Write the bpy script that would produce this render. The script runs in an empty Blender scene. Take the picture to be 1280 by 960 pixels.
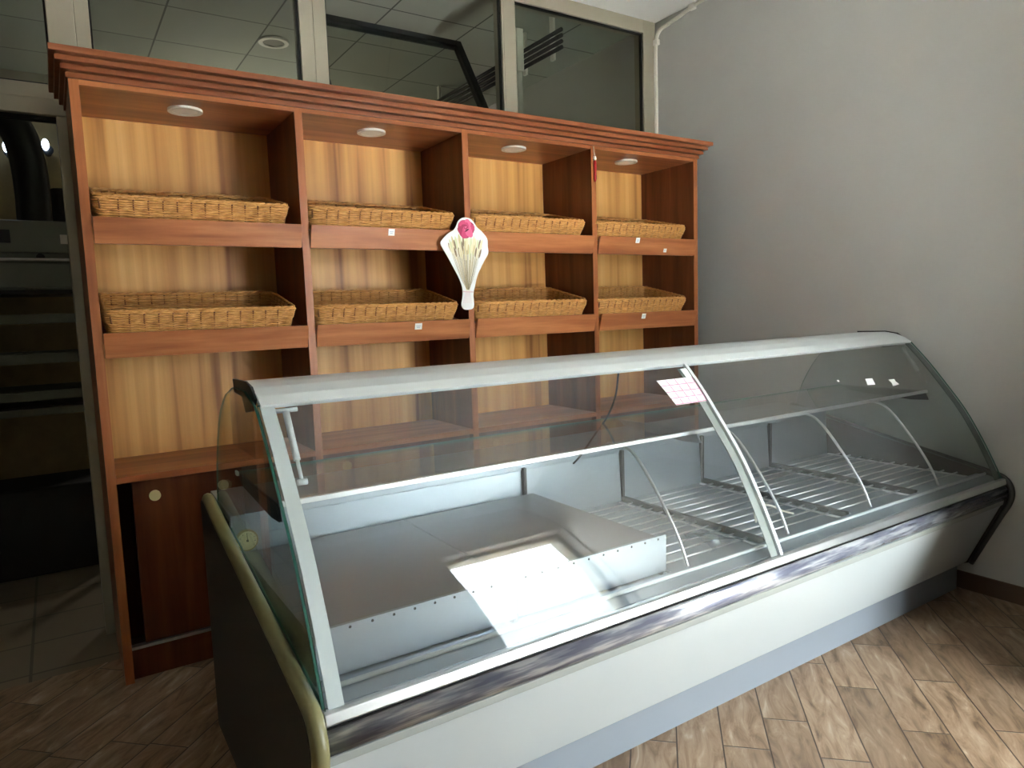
import bpy, bmesh, math, random
from mathutils import Vector, Matrix
random.seed(7)
S = bpy.context.scene
COL = S.collection
PI = math.pi

# ------------------------------------------------------------------ helpers
class MB:
    def __init__(s):
        s.bm = bmesh.new(); s.uv = None
    def box(s, x0, x1, y0, y1, z0, z1, mi=0):
        v = [s.bm.verts.new(p) for p in ((x0,y0,z0),(x1,y0,z0),(x1,y1,z0),(x0,y1,z0),(x0,y0,z1),(x1,y0,z1),(x1,y1,z1),(x0,y1,z1))]
        for q in ((3,2,1,0),(4,5,6,7),(0,1,5,4),(1,2,6,5),(2,3,7,6),(3,0,4,7)):
            f = s.bm.faces.new([v[i] for i in q]); f.material_index = mi
        return s
    def prism(s, pts, a0, a1, axis='x', mi=0, mi_cap=None):
        """closed polygon extruded along an axis; pts are the two other coordinates in order"""
        def P(a, p):
            return {'x': (a, p[0], p[1]), 'y': (p[0], a, p[1]), 'z': (p[0], p[1], a)}[axis]
        A = [s.bm.verts.new(P(a0, p)) for p in pts]; B = [s.bm.verts.new(P(a1, p)) for p in pts]
        n = len(pts)
        for i in range(n):
            f = s.bm.faces.new((A[i], A[(i+1) % n], B[(i+1) % n], B[i])); f.material_index = mi
        for ring in (A[::-1], B):
            f = s.bm.faces.new(ring); f.material_index = mi if mi_cap is None else mi_cap
        return s
    def tube(s, pts, r, n=8, closed=False, mi=0, cap=True):
        pts = [Vector(p) for p in pts]; N = len(pts); rings = []
        up = None
        for i, p in enumerate(pts):
            a = pts[(i-1) % N] if (closed or i > 0) else p
            b = pts[(i+1) % N] if (closed or i < N-1) else p
            t = (b-a).normalized()
            if up is None:
                up = Vector((0,0,1)) if abs(t.z) < .9 else Vector((1,0,0))
            u = t.cross(up); u.normalize(); w = u.cross(t); up = w
            rr = r[i] if isinstance(r, (list, tuple)) else r
            rings.append([s.bm.verts.new(p + (u*math.cos(k*2*PI/n) + w*math.sin(k*2*PI/n))*rr) for k in range(n)])
        for i in range(N if closed else N-1):
            A = rings[i]; B = rings[(i+1) % N]
            for k in range(n):
                f = s.bm.faces.new((A[k], A[(k+1) % n], B[(k+1) % n], B[k])); f.material_index = mi; f.smooth = True
        if cap and not closed:
            for R_ in (rings[0][::-1], rings[-1]):
                f = s.bm.faces.new(R_); f.material_index = mi
        return s
    def strip(s, prof, x0, x1, th, mi=0, mi_edge=None):
        """slab that follows a (y,z) profile, th thick to its inner side, between x0 and x1"""
        inn = offset(prof, th); n = len(prof)
        V = lambda x, p: s.bm.verts.new((x, p[0], p[1]))
        me = mi if mi_edge is None else mi_edge
        for pr in (prof, inn):                                  # the two large faces, smooth along the curve
            A = [V(x0, p) for p in pr]; B = [V(x1, p) for p in pr]
            for k in range(n-1):
                f = s.bm.faces.new((A[k], A[k+1], B[k+1], B[k]) if pr is prof else (A[k], B[k], B[k+1], A[k+1])); f.material_index = mi; f.smooth = True
        for x in (x0, x1):                                      # the ends, on vertices of their own
            A = [V(x, p) for p in prof]; B = [V(x, p) for p in inn]
            for k in range(n-1):
                f = s.bm.faces.new((A[k], B[k], B[k+1], A[k+1]) if x == x0 else (A[k], A[k+1], B[k+1], B[k])); f.material_index = me
        for k in (0, -1):
            f = s.bm.faces.new([V(x0, prof[k]), V(x1, prof[k]), V(x1, inn[k]), V(x0, inn[k])]); f.material_index = me
        return s
    def cyl(s, c, r, h, axis='z', n=32, mi=0, r2=None):
        m = Matrix.Translation(c) @ {'z': Matrix(), 'y': Matrix.Rotation(-PI/2, 4, 'X'), 'x': Matrix.Rotation(PI/2, 4, 'Y')}[axis]
        res = bmesh.ops.create_cone(s.bm, cap_ends=True, segments=n, radius1=r, radius2=r if r2 is None else r2, depth=h, matrix=m)
        for f in {f for v in res['verts'] for f in v.link_faces}: f.material_index = mi
        return s
    def ring(s, c, r0, r1, h, n=36, mi=0):
        vs = []
        for k in range(n):
            ca, sa = math.cos(2*PI*k/n), math.sin(2*PI*k/n)
            vs.append([s.bm.verts.new((c[0]+ca*r, c[1]+sa*r, c[2]+z)) for r, z in ((r0,0),(r1,0),(r1,h),(r0,h))])
        for k in range(n):
            A, B = vs[k], vs[(k+1) % n]
            for j in range(4):
                f = s.bm.faces.new((A[j], B[j], B[(j+1) % 4], A[(j+1) % 4])); f.material_index = mi
        return s
    def poly(s, pts, mi=0):
        f = s.bm.faces.new([s.bm.verts.new(p) for p in pts]); f.material_index = mi
        return s
    def build(s, name, mats, parent=None, bevel=0, smooth=False, loc=None):
        bm = s.bm
        bmesh.ops.recalc_face_normals(bm, faces=bm.faces[:])
        me = bpy.data.meshes.new(name)
        if smooth:
            for f in bm.faces: f.smooth = True
        bm.to_mesh(me); bm.free()
        o = bpy.data.objects.new(name, me); COL.objects.link(o)
        for m in (mats if isinstance(mats, (list, tuple)) else [mats]): me.materials.append(m)
        if parent is not None:
            o.parent = parent
            o.matrix_parent_inverse = Matrix.Translation(-parent.location) if parent.parent is None and parent.type == 'EMPTY' else Matrix()
        if bevel:
            b = o.modifiers.new('bevel', 'BEVEL'); b.width = bevel; b.segments = 2; b.limit_method = 'ANGLE'; b.angle_limit = .7
        return o

def offset(prof, d):
    out = []
    for i, p in enumerate(prof):
        a = prof[max(i-1, 0)]; b = prof[min(i+1, len(prof)-1)]
        t = Vector((b[0]-a[0], b[1]-a[1])).normalized()
        # the profile runs from top rear to bottom front: inner side is towards +y / -z
        n = Vector((-t.y, t.x)); 
        if n.y > 0 and abs(n.x) < .5 or n.x < 0: n = -n
        out.append((p[0]+n.x*d, p[1]+n.y*d))
    return out

def spline(pts, m=6):
    out = []; P = [pts[0]] + list(pts) + [pts[-1]]
    for i in range(1, len(P)-2):
        for k in range(m):
            t = k/m
            out.append(tuple(.5*((2*P[i][j]) + (-P[i-1][j]+P[i+1][j])*t + (2*P[i-1][j]-5*P[i][j]+4*P[i+1][j]-P[i+2][j])*t*t
                       + (-P[i-1][j]+3*P[i][j]-3*P[i+1][j]+P[i+2][j])*t**3) for j in range(len(P[i]))))
    out.append(tuple(pts[-1])); return out

def empty(name, loc=(0,0,0)):
    o = bpy.data.objects.new(name, None); COL.objects.link(o); o.location = loc; o.empty_display_size = .1
    return o
def tag(o, label, cat, group=None):
    o['label'] = label; o['category'] = cat
    if group: o['group'] = group
    return o
def struct(o):
    o['kind'] = 'structure'; return o
def copy_tree(o, parent=None):
    c = o.copy(); COL.objects.link(c)
    if parent is not None:
        c.parent = parent; c.matrix_parent_inverse = o.matrix_parent_inverse.copy()
    for ch in [q for q in bpy.data.objects if q.parent == o]: copy_tree(ch, c)
    return c

# ------------------------------------------------------------------ materials
def srgb(r, g, b):
    f = lambda c: (c/12.92 if c <= .04045 else ((c+.055)/1.055)**2.4)
    return (f(r/255), f(g/255), f(b/255), 1)
def mat(name, col, rough=.5, metal=0, spec=.5, coat=0):
    m = bpy.data.materials.new(name); m.use_nodes = True
    b = m.node_tree.nodes['Principled BSDF']
    b.inputs['Base Color'].default_value = col; b.inputs['Roughness'].default_value = rough
    b.inputs['Metallic'].default_value = metal; b.inputs['Specular IOR Level'].default_value = spec
    if coat: b.inputs['Coat Weight'].default_value = coat
    return m
def N(m, t): return m.node_tree.nodes.new(t)
def L(m, a, b): m.node_tree.links.new(a, b)
def coords(m, scale=(1,1,1), rot=(0,0,0), kind='Object'):
    tc = N(m, 'ShaderNodeTexCoord'); mp = N(m, 'ShaderNodeMapping')
    mp.inputs['Scale'].default_value = scale; mp.inputs['Rotation'].default_value = rot
    L(m, tc.outputs[kind], mp.inputs['Vector']); return mp.outputs['Vector']
def noise(m, vec, scale, detail=4, rough=.55, dist=0):
    n = N(m, 'ShaderNodeTexNoise'); n.inputs['Scale'].default_value = scale; n.inputs['Detail'].default_value = detail
    n.inputs['Roughness'].default_value = rough; n.inputs['Distortion'].default_value = dist
    L(m, vec, n.inputs['Vector']); return n.outputs['Fac']
def ramp(m, fac, stops):
    r = N(m, 'ShaderNodeValToRGB'); e = r.color_ramp.elements
    while len(e) < len(stops): e.new(.5)
    for q, (p, c) in zip(e, stops): q.position = p; q.color = c
    L(m, fac, r.inputs['Fac']); return r.outputs['Color']
def mixc(m, a, b, fac=.5, mode='MIX'):
    x = N(m, 'ShaderNodeMix'); x.data_type = 'RGBA'; x.blend_type = mode
    if isinstance(fac, float): x.inputs['Factor'].default_value = fac
    else: L(m, fac, x.inputs['Factor'])
    for s, v in ((x.inputs[6], a), (x.inputs[7], b)):
        if isinstance(v, tuple): s.default_value = v
        else: L(m, v, s)
    return x.outputs[2]
def bsdf(m): return m.node_tree.nodes['Principled BSDF']
def bump(m, h, strength=.2, dist=.002):
    b = N(m, 'ShaderNodeBump'); b.inputs['Strength'].default_value = strength; b.inputs['Distance'].default_value = dist
    L(m, h, b.inputs['Height']); L(m, b.outputs['Normal'], bsdf(m).inputs['Normal'])
def math_(m, op, a, b=None):
    x = N(m, 'ShaderNodeMath'); x.operation = op
    for i, v in enumerate((a, b)):
        if v is None: continue
        if isinstance(v, (int, float)): x.inputs[i].default_value = v
        else: L(m, v, x.inputs[i])
    return x.outputs[0]

def wood(name, dark, mid, light, sc, rough=.35, fine=(1,1,1), coat=.15):
    """long-grain wood: broad streaks (sc = scale per axis) and fine pores"""
    m = mat(name, mid, rough, spec=.28)
    v = coords(m, sc)
    a = noise(m, v, 1.0, 3, .5, .6)
    v2 = coords(m, tuple(q*6 for q in sc)); b = noise(m, v2, 1.0, 4, .6)
    c1 = ramp(m, a, [(.25, dark), (.5, mid), (.72, light)])
    c2 = ramp(m, b, [(.3, (.72,.68,.62,1)), (.6, (1,1,1,1))])
    L(m, mixc(m, c1, c2, .55, 'MULTIPLY'), bsdf(m).inputs['Base Color'])
    return m
M = {}
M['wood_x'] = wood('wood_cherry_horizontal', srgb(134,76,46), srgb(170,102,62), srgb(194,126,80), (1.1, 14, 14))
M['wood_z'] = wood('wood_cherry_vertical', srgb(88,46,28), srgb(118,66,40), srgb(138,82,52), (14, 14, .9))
M['cornice'] = wood('wood_cornice', srgb(122,68,44), srgb(146,86,56), srgb(162,100,68), (1.1, 18, 18))
M['door_wood'] = wood('wood_door', srgb(78,38,22), srgb(104,54,30), srgb(122,68,40), (12, 12, .8), rough=.4)
def back_panel():
    m = mat('wood_back_panel', srgb(205,150,82), .42, spec=.35)
    v = coords(m, (13, 1, .35)); a = noise(m, v, 1.0, 2.5, .55, .35)
    v2 = coords(m, (60, 1, 1.2)); b = noise(m, v2, 1.0, 4, .6)
    c1 = ramp(m, a, [(.30, srgb(150,94,48)), (.42, srgb(208,150,84)), (.6, srgb(228,174,104)), (.75, srgb(236,188,120))])
    c2 = ramp(m, b, [(.3, (.8,.76,.7,1)), (.6, (1,1,1,1))])
    L(m, mixc(m, c1, c2, .5, 'MULTIPLY'), bsdf(m).inputs['Base Color'])
    return m
M['back_panel'] = back_panel()
M['edge_strip'] = wood('wood_upright_lit', srgb(134,76,46), srgb(168,100,60), srgb(190,124,78), (14, 14, .9))  # paler copy of the upright wood: door light on the fronts put into colour
def plaster(name, col, var=.06, sc=2.2, rough=.85):
    m = mat(name, col, rough, spec=.25)
    v = coords(m); a = noise(m, v, sc, 5, .6)
    d = tuple(c*(1-var*2) for c in col[:3]) + (1,)
    L(m, ramp(m, a, [(.3, d), (.7, col)]), bsdf(m).inputs['Base Color'])
    bump(m, noise(m, coords(m), 90, 3), .08, .002)
    return m
M['wall'] = plaster('plaster_grey', srgb(194,193,189), .03)
M['ceil'] = plaster('plaster_ceiling', srgb(236,236,233), .02)
M['beige_wall'] = plaster('plaster_back_room', srgb(158,148,128), .12, 3)
M['front_wall'] = plaster('plaster_front', srgb(226,223,216), .02)

def floor_mat():
    m = mat('wood_look_tile', srgb(140,112,86), .42, spec=.4)
    tc = N(m, 'ShaderNodeTexCoord'); sp = N(m, 'ShaderNodeSeparateXYZ'); L(m, tc.outputs['Object'], sp.inputs[0])
    X, Y = sp.outputs[0], sp.outputs[1]
    W_, L_ = .144, .60
    u = math_(m, 'DIVIDE', math_(m, 'ADD', math_(m, 'SUBTRACT', X, Y), 100*.2036-2.944), .2036)      # across the planks
    v = math_(m, 'DIVIDE', math_(m, 'ADD', X, Y), math.sqrt(2)*L_)                                       # along the planks
    row = math_(m, 'FLOOR', u); fu = math_(m, 'FRACT', u)
    wn = N(m, 'ShaderNodeTexWhiteNoise'); wn.noise_dimensions = '1D'; L(m, row, wn.inputs['W'])
    v = math_(m, 'ADD', v, wn.outputs['Value'])
    col_ = math_(m, 'FLOOR', v); fv = math_(m, 'FRACT', v)
    cb = N(m, 'ShaderNodeCombineXYZ'); L(m, row, cb.inputs[0]); L(m, col_, cb.inputs[1])
    wn2 = N(m, 'ShaderNodeTexWhiteNoise'); wn2.noise_dimensions = '2D'; L(m, cb.outputs[0], wn2.inputs['Vector'])
    # grain follows the plank: own offset per plank
    cb2 = N(m, 'ShaderNodeCombineXYZ')
    L(m, math_(m, 'MULTIPLY', u, 1.6), cb2.inputs[0]); L(m, math_(m, 'MULTIPLY', v, 1.5), cb2.inputs[1])
    L(m, math_(m, 'MULTIPLY', wn2.outputs['Value'], 37.0), cb2.inputs[2])
    g = noise(m, cb2.outputs[0], 2.2, 6, .62, .8)
    c = ramp(m, g, [(.30, srgb(92,72,54)), (.46, srgb(136,112,90)), (.60, srgb(156,134,112)), (.74, srgb(188,174,156))])
    tint = ramp(m, wn2.outputs['Value'], [(0, (.70,.66,.62,1)), (1, (1.08,1.06,1.04,1))])
    c = mixc(m, c, tint, 1.0, 'MULTIPLY')
    # joints
    du = math_(m, 'MULTIPLY', math_(m, 'MINIMUM', fu, math_(m, 'SUBTRACT', 1.0, fu)), W_)
    dv = math_(m, 'MULTIPLY', math_(m, 'MINIMUM', fv, math_(m, 'SUBTRACT', 1.0, fv)), L_)
    d = math_(m, 'MINIMUM', du, dv)
    j = math_(m, 'LESS_THAN', d, .0022)
    L(m, mixc(m, c, srgb(66,52,42), j), bsdf(m).inputs['Base Color'])
    bump(m, math_(m, 'MINIMUM', d, .004), .5, .6)
    return m
M['floor'] = floor_mat()
def tile_mat(name, c1, c2, size, joint, rough=.5):
    m = mat(name, c1, rough)
    b = N(m, 'ShaderNodeTexBrick'); b.offset = 0; b.inputs['Scale'].default_value = 1
    b.inputs['Brick Width'].default_value = size; b.inputs['Row Height'].default_value = size
    b.inputs['Mortar Size'].default_value = .006; b.inputs['Color1'].default_value = c1; b.inputs['Color2'].default_value = c2
    b.inputs['Mortar'].default_value = joint
    L(m, coords(m), b.inputs['Vector']); L(m, b.outputs['Color'], bsdf(m).inputs['Base Color'])
    return m
M['floor_back'] = tile_mat('floor_tile_grey', srgb(120,108,90), srgb(112,102,86), .33, srgb(80,72,60))
def ceiling_tiles():
    m = tile_mat('ceiling_tile', srgb(160,163,153), srgb(154,158,148), .6, srgb(84,86,80), .8)
    return m
M['ceil_tile'] = ceiling_tiles()

def glass(name, tint, ior=1.5, rough=0.0, dust=.0):
    m = bpy.data.materials.new(name); m.use_nodes = True; nt = m.node_tree; nt.nodes.clear()
    out = N(m, 'ShaderNodeOutputMaterial'); mx = N(m, 'ShaderNodeMixShader'); fr = N(m, 'ShaderNodeFresnel')
    fr.inputs['IOR'].default_value = ior
    tr = N(m, 'ShaderNodeBsdfTransparent'); tr.inputs['Color'].default_value = tint
    gl = N(m, 'ShaderNodeBsdfGlossy'); gl.inputs['Roughness'].default_value = rough
    # the same reflectance from both faces of the sheet
    geo = N(m, 'ShaderNodeNewGeometry'); lw = N(m, 'ShaderNodeLayerWeight'); lw.inputs['Blend'].default_value = .5
    f = math_(m, 'ADD', math_(m, 'MULTIPLY', math_(m, 'POWER', lw.outputs['Facing'], 5.0), .9), .034)
    nt.nodes.remove(fr); nt.nodes.remove(geo)
    L(m, f, mx.inputs[0]); L(m, tr.outputs[0], mx.inputs[1]); L(m, gl.outputs[0], mx.inputs[2])
    if dust:
        df = N(m, 'ShaderNodeBsdfDiffuse'); df.inputs['Color'].default_value = (.8,.8,.8,1); m2 = N(m, 'ShaderNodeMixShader')
        m2.inputs[0].default_value = dust; L(m, mx.outputs[0], m2.inputs[1]); L(m, df.outputs[0], m2.inputs[2]); L(m, m2.outputs[0], out.inputs[0])
    else: L(m, mx.outputs[0], out.inputs[0])
    return m
M['glass'] = glass('clear_glass', (.95,.965,.965,1), dust=.02)
M['side_glass'] = glass('side_clear_glass', (.91,.95,.94,1))
M['dusty_glass'] = glass('dusty_side_glass', (.90,.93,.92,1), rough=.45)
M['smoke_glass'] = glass('transom_glass', (.80,.82,.78,1))
M['glass_edge'] = mat('glass_edge_green', srgb(34,92,78), .4)
def metal(name, col, rough, var=.12, sc=(2,40,40), aniso=0):
    m = mat(name, col, rough, 1)
    a = noise(m, coords(m, sc), 3, 4, .6)
    r = N(m, 'ShaderNodeMapRange'); r.inputs[3].default_value = max(rough-var, .03); r.inputs[4].default_value = rough+var
    L(m, a, r.inputs[0]); L(m, r.outputs[0], bsdf(m).inputs['Roughness'])
    return m
M['steel'] = metal('stainless_steel', srgb(156,164,172), .38, .05, (1.2, 5, 5))
bsdf(M['steel']).inputs['Metallic'].default_value = .7
M['steel_dark'] = metal('stainless_deck', srgb(134,134,136), .32, .0, (1.5, 4, 4))
bsdf(M['steel_dark']).inputs['Metallic'].default_value = .75
M['alu'] = metal('aluminium_profile', srgb(214,216,217), .42, .08)
M['alu_white'] = mat('aluminium_pale', srgb(198,202,203), .42, .05)
M['chrome'] = metal('chrome_bumper', srgb(120,122,140), .18, .05, (4, 30, 30))
bsdf(M['chrome']).inputs['Metallic'].default_value = .5
def worn(m):
    a = noise(m, coords(m, (1.2, 9, 14)), 4, 3, .55)
    L(m, ramp(m, a, [(.36, srgb(128,132,152)), (.48, srgb(168,171,186)), (.58, srgb(226,228,234))]), bsdf(m).inputs['Base Color'])
worn(M['chrome'])
M['frame_alu'] = mat('champagne_aluminium', srgb(168,160,142), .45, .35)
M['dark_metal'] = mat('dark_window_metal', srgb(34,36,36), .35, .5)
M['panel_white'] = mat('painted_fascia', srgb(186,192,194), .38)
M['kick'] = mat('kick_plate_painted', srgb(134,141,150), .4)
M['grey_strip'] = mat('grey_plastic_strip', srgb(150,154,150), .45)
M['olive'] = mat('olive_bumper', srgb(118,112,76), .4)
M['end_dark'] = mat('end_panel_brown', srgb(40,33,28), .5)
M['end_inner'] = mat('end_panel_inner_grey', srgb(122,126,126), .45)
M['black'] = mat('black_plastic', srgb(18,18,19), .4)
M['matte_black'] = mat('matte_black', srgb(24,24,24), .7)
M['white'] = mat('white_plastic', srgb(222,218,208), .45)
M['cable'] = mat('white_cable', srgb(216,212,200), .5)
M['cream'] = mat('cream_dial', srgb(224,214,160), .4)
M['brass'] = mat('brass_ring', srgb(170,150,96), .35, .8)
M['lens'] = mat('lamp_lens', srgb(240,234,222), .35)
M['paper'] = mat('white_paper', srgb(236,236,236), .6)
M['wicker'] = None
def wicker():
    m = mat('wicker', srgb(190,130,64), .5)
    a = noise(m, coords(m, (9, 9, 60)), 4, 4, .65)
    L(m, ramp(m, a, [(.28, srgb(160,104,50)), (.5, srgb(206,148,80)), (.72, srgb(228,180,112))]), bsdf(m).inputs['Base Color'])
    return m
M['wicker'] = wicker()
M['wicker_stake'] = mat('wicker_stake', srgb(120,72,34), .55)
M['rail_dark'] = mat('dark_rail', srgb(70,70,68), .4, .5)
M['bag'] = glass('clear_plastic', (.9,.92,.93,1), rough=.15)

# ------------------------------------------------------------------ camera (fitted to the photograph)
def rotm(a, b, c):
    return Matrix.Rotation(a, 3, 'Z') @ Matrix.Rotation(b, 3, 'X') @ Matrix.Rotation(c, 3, 'Y')
CA, CB, CC, CF = -.5757322066924345, -.10492578652597587, .03318500547590763, 874.2589608298778
R3 = rotm(CA, CB, CC)
cam_loc = Vector((-.16701710865*.8, -3.7749916085*.8, 1.7568146848*.8))
cd = bpy.data.cameras.new('camera'); cam = bpy.data.objects.new('camera', cd); COL.objects.link(cam)
cd.sensor_width = 36; cd.lens = CF/1280*36; cd.clip_start = .02
rx, ry, rz = R3.col[0], R3.col[1], R3.col[2]
mw = Matrix((( rx[0], rz[0], -ry[0], cam_loc[0]), (rx[1], rz[1], -ry[1], cam_loc[1]), (rx[2], rz[2], -ry[2], cam_loc[2]), (0,0,0,1)))
cam.matrix_world = mw
S.camera = cam

# ------------------------------------------------------------------ setting
WX = 3.437          # right wall
CZ = 3.30           # ceiling
YF = -3.60          # street wall
YP = .60            # partition
XL = -3.2           # left wall
YB = 3.5            # far wall of the back room
DX0, DX1, DZ = 1.84, 2.84, 2.42       # street door opening
struct(MB().box(XL, WX, YF-.25, .26, -.06, 0).build('floor', M['floor']))
struct(MB().box(XL, WX, .26, YB, -.06, 0).build('floor_rear', M['floor_back']))
struct(MB().box(XL-.1, WX+.1, YF-.25, YP+.02, CZ, CZ+.1).build('ceiling', M['ceil']))
struct(MB().box(XL-.1, WX+.1, YP+.02, YB+.1, CZ, CZ+.1).build('ceiling_rear', M['ceil_tile']))
struct(MB().box(WX, WX+.12, YF-.25, YB+.1, -.06, CZ+.1).build('wall_right', M['wall']))
struct(MB().box(XL-.12, XL, YF-.25, YB+.1, -.06, CZ+.1).build('wall_left', M['front_wall']))
w = MB()
w.box(XL, DX0, YF-.25, YF, -.06, CZ); w.box(DX1, WX, YF-.25, YF, -.06, CZ); w.box(DX0, DX1, YF-.25, YF, DZ, CZ)
struct(w.build('wall_front', M['front_wall']))
struct(MB().box(2.86, WX, YF, -2.53, 0, CZ).build('shade_pier', M['front_wall']))  # unseen pier added to keep door light off the right wall
struct(MB().box(XL, WX, YB, YB+.12, -.06, CZ).build('wall_rear', M['beige_wall']))
# wall beside the doorway and the solid part of the partition behind the bread shelves
w = MB(); w.box(XL, -1.15, YP-.04, YP+.04, 0, CZ); w.box(.05, WX, YP-.03, YP+.03, 0, 2.42)
struct(w.build('wall_partition', M['beige_wall']))
struct(MB().box(WX-.012, WX, YF, -1.45+2.0, 0, .085).build('baseboard_right', mat('baseboard_brown', srgb(92,66,48), .5), bevel=.003))
# doorway frame
d = struct(empty('door_1', (-.05, YP, 0)))
MB().box(-.05, .05, YP-.045, YP+.045, 0, 2.28).build('jamb', M['frame_alu'], d, .003)
MB().box(-1.15, -1.05, YP-.045, YP+.045, 0, 2.28).build('jamb', M['frame_alu'], d, .003)
MB().box(-1.15, .05, YP-.05, YP+.05, 2.28, 2.345).build('lintel', M['frame_alu'], d, .003)
MB().box(-1.05, -.05, YP-.02, YP+.02, 2.262, 2.28).build('seal', M['black'], d)
# street door: frame, glass leaf standing shut
d = struct(empty('door_2', (DX0, YF, 0)))
f = MB(); f.box(DX0, DX0+.05, YF-.2, YF-.1, 0, DZ); f.box(DX1-.05, DX1, YF-.2, YF-.1, 0, DZ); f.box(DX0, DX1, YF-.2, YF-.1, DZ-.05, DZ); f.box(DX0+.05, DX1-.05, YF-.18, YF-.12, 0, .10)
f.build('frame', M['frame_alu'], d, .003)
MB().box(DX0+.05, DX1-.05, YF-.154, YF-.148, .10, DZ-.05).build('pane', M['glass'], d)

def transom(n, x0, x1, z0, z1, fl, fr, ft, leaf=False):
    w = struct(empty('window_%d' % n, (x0, YP, z0)))
    f = MB(); f.box(x0, x0+fl, YP-.045, YP+.045, z0, z1); f.box(x1-fr, x1, YP-.045, YP+.045, z0, z1)
    f.box(x0+fl, x1-fr, YP-.045, YP+.045, z1-ft, z1); f.box(x0+fl, x1-fr, YP-.045, YP+.045, z0, z0+.06)
    f.build('frame', M['frame_alu'], w, .003)
    g = MB(); a, b, c, e = x0+fl, x1-fr, z0+.06, z1-ft; t = .008
    g.box(a, a+t, YP-.03, YP-.01, c, e); g.box(b-t, b, YP-.03, YP-.01, c, e); g.box(a+t, b-t, YP-.03, YP-.01, e-t, e); g.box(a+t, b-t, YP-.03, YP-.01, c, c+t)
    g.build('gasket', M['black'], w)
    if not leaf:
        MB().box(a+t, b-t, YP-.023, YP-.017, c+t, e-t).build('pane', M['smoke_glass'], w)
    else:
        # hopper leaf, hinged below, its top tilted into the back room
        lf = MB(); ang = math.radians(-32.4); ca, sa = math.cos(ang), math.sin(ang)
        H = .70; W0, W1 = a+.012, b-.03; s = .045
        rot = Matrix.Translation((0, YP+.03, c+.02)) @ Matrix.Rotation(ang, 4, 'X')
        lf.box(W0, W0+s, -.02, .02, 0, H); lf.box(W1-s, W1, -.02, .02, 0, H); lf.box(W0+s, W1-s, -.02, .02, H-s, H); lf.box(W0+s, W1-s, -.02, .02, 0, s)
        bmesh.ops.transform(lf.bm, matrix=rot, verts=lf.bm.verts[:])
        o = lf.build('vent_leaf', M['dark_metal'], w)
        p = MB(); p.box(W0+s, W1-s, -.003, .003, s, H-s); bmesh.ops.transform(p.bm, matrix=rot, verts=p.bm.verts[:])
        p.build('leaf_pane', M['smoke_glass'], o)
    return w
transom(1, -1.15, .05, 2.345, CZ, .10, .10, .07)
transom(2, .05, 1.077, 2.42, CZ, .055, .07, .07)
transom(3, 1.077, 2.21, 2.42, CZ, .067, .012, .07, True)
transom(4, 2.21, WX-.005, 2.42, CZ, .085, .11, .085)

# ------------------------------------------------------------------ bread shelf
U = .8; NB = 4; D = .46
sh = tag(empty('bread_shelf', (1.6, .23, 0)), 'tall cherry wood bread shelf unit with four bays behind the glass counter', 'shelf unit')
for i in range(NB+1):
    u_ = MB(); u_.box(i*U-.016, i*U+.016, 0, D, 0, 2.28); u_.box(i*U-.016, i*U+.016, -.003, -.0002, 0, 2.279, 1)  # thin front strip takes the lit copy of the wood
    u_.build('upright', [M['wood_z'], M['edge_strip']], sh)
for i in range(NB):
    a, b = i*U+.016, (i+1)*U-.016
    MB().box(a, b, D-.012, D, .82, 2.262).build('back_panel', M['back_panel'], sh)
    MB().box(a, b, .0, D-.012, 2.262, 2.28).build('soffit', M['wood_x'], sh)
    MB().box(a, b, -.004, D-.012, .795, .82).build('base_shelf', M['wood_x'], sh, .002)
    for z in (1.70, 1.275):
        t = MB(); t.prism([(.004, z+.055), (D-.014, z+.055+.10), (D-.014, z+.073+.10), (.004, z+.073)], a+.001, b-.001)
        t.build('sloping_shelf', M['wood_x'], sh)
        r = MB(); r.prism([(-.004, z), (.014, z), (-.014, z+.095), (-.032, z+.095)], a+.002, b-.004)
        r.build('price_rail', M['wood_x'], sh, .002)
    # recessed lamp in the soffit
    lx = (.39, 1.193, 1.994, 2.792)[i]
    dl = MB().ring((lx, .165, 2.252), .048, .066, .010).build('downlight', M['white'], sh)
    MB().cyl((lx, .165, 2.2575), .049, .008).build('lens', M['lens'], dl)
# cornice: stepped mouldings wrapping both ends
for k, (z0, z1, o) in enumerate(((2.280,2.297,.012),(2.297,2.302,.006),(2.302,2.319,.034),(2.319,2.324,.028),(2.324,2.341,.057),(2.341,2.346,.050),(2.346,2.368,.082))):
    if k == 0: c = MB()
    c.box(-.016-o*.65, 3.216+o*.65, -o, D, z0, z1)
c.build('cornice', M['cornice'], sh, .002)
# lower cabinet
for i in range(NB):
    a, b = i*U+.016, (i+1)*U-.016
    dr = MB().box(a+(.052 if i == 0 else .002), b-.002, .035, .055, .135, .79).build('sliding_door', M['door_wood'], sh, .002)
    kx = (a+.13) if i == 0 else a+.12
    k = MB(); k.cyl((kx, .031, .724), .021, .010, 'y', 28); k.build('lock_rosette', M['cream'] if i == 0 else M['brass'], dr)
    MB().box(a, b, .03, .06, .118, .130).build('door_track', M['alu'], sh)
    MB().box(a, b, .03, .055, 0, .118).build('plinth', M['door_wood'], sh)
MB().box(.016, 3.184, D-.012, D, .0, .795).build('cabinet_back', M['door_wood'], sh)

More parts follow.
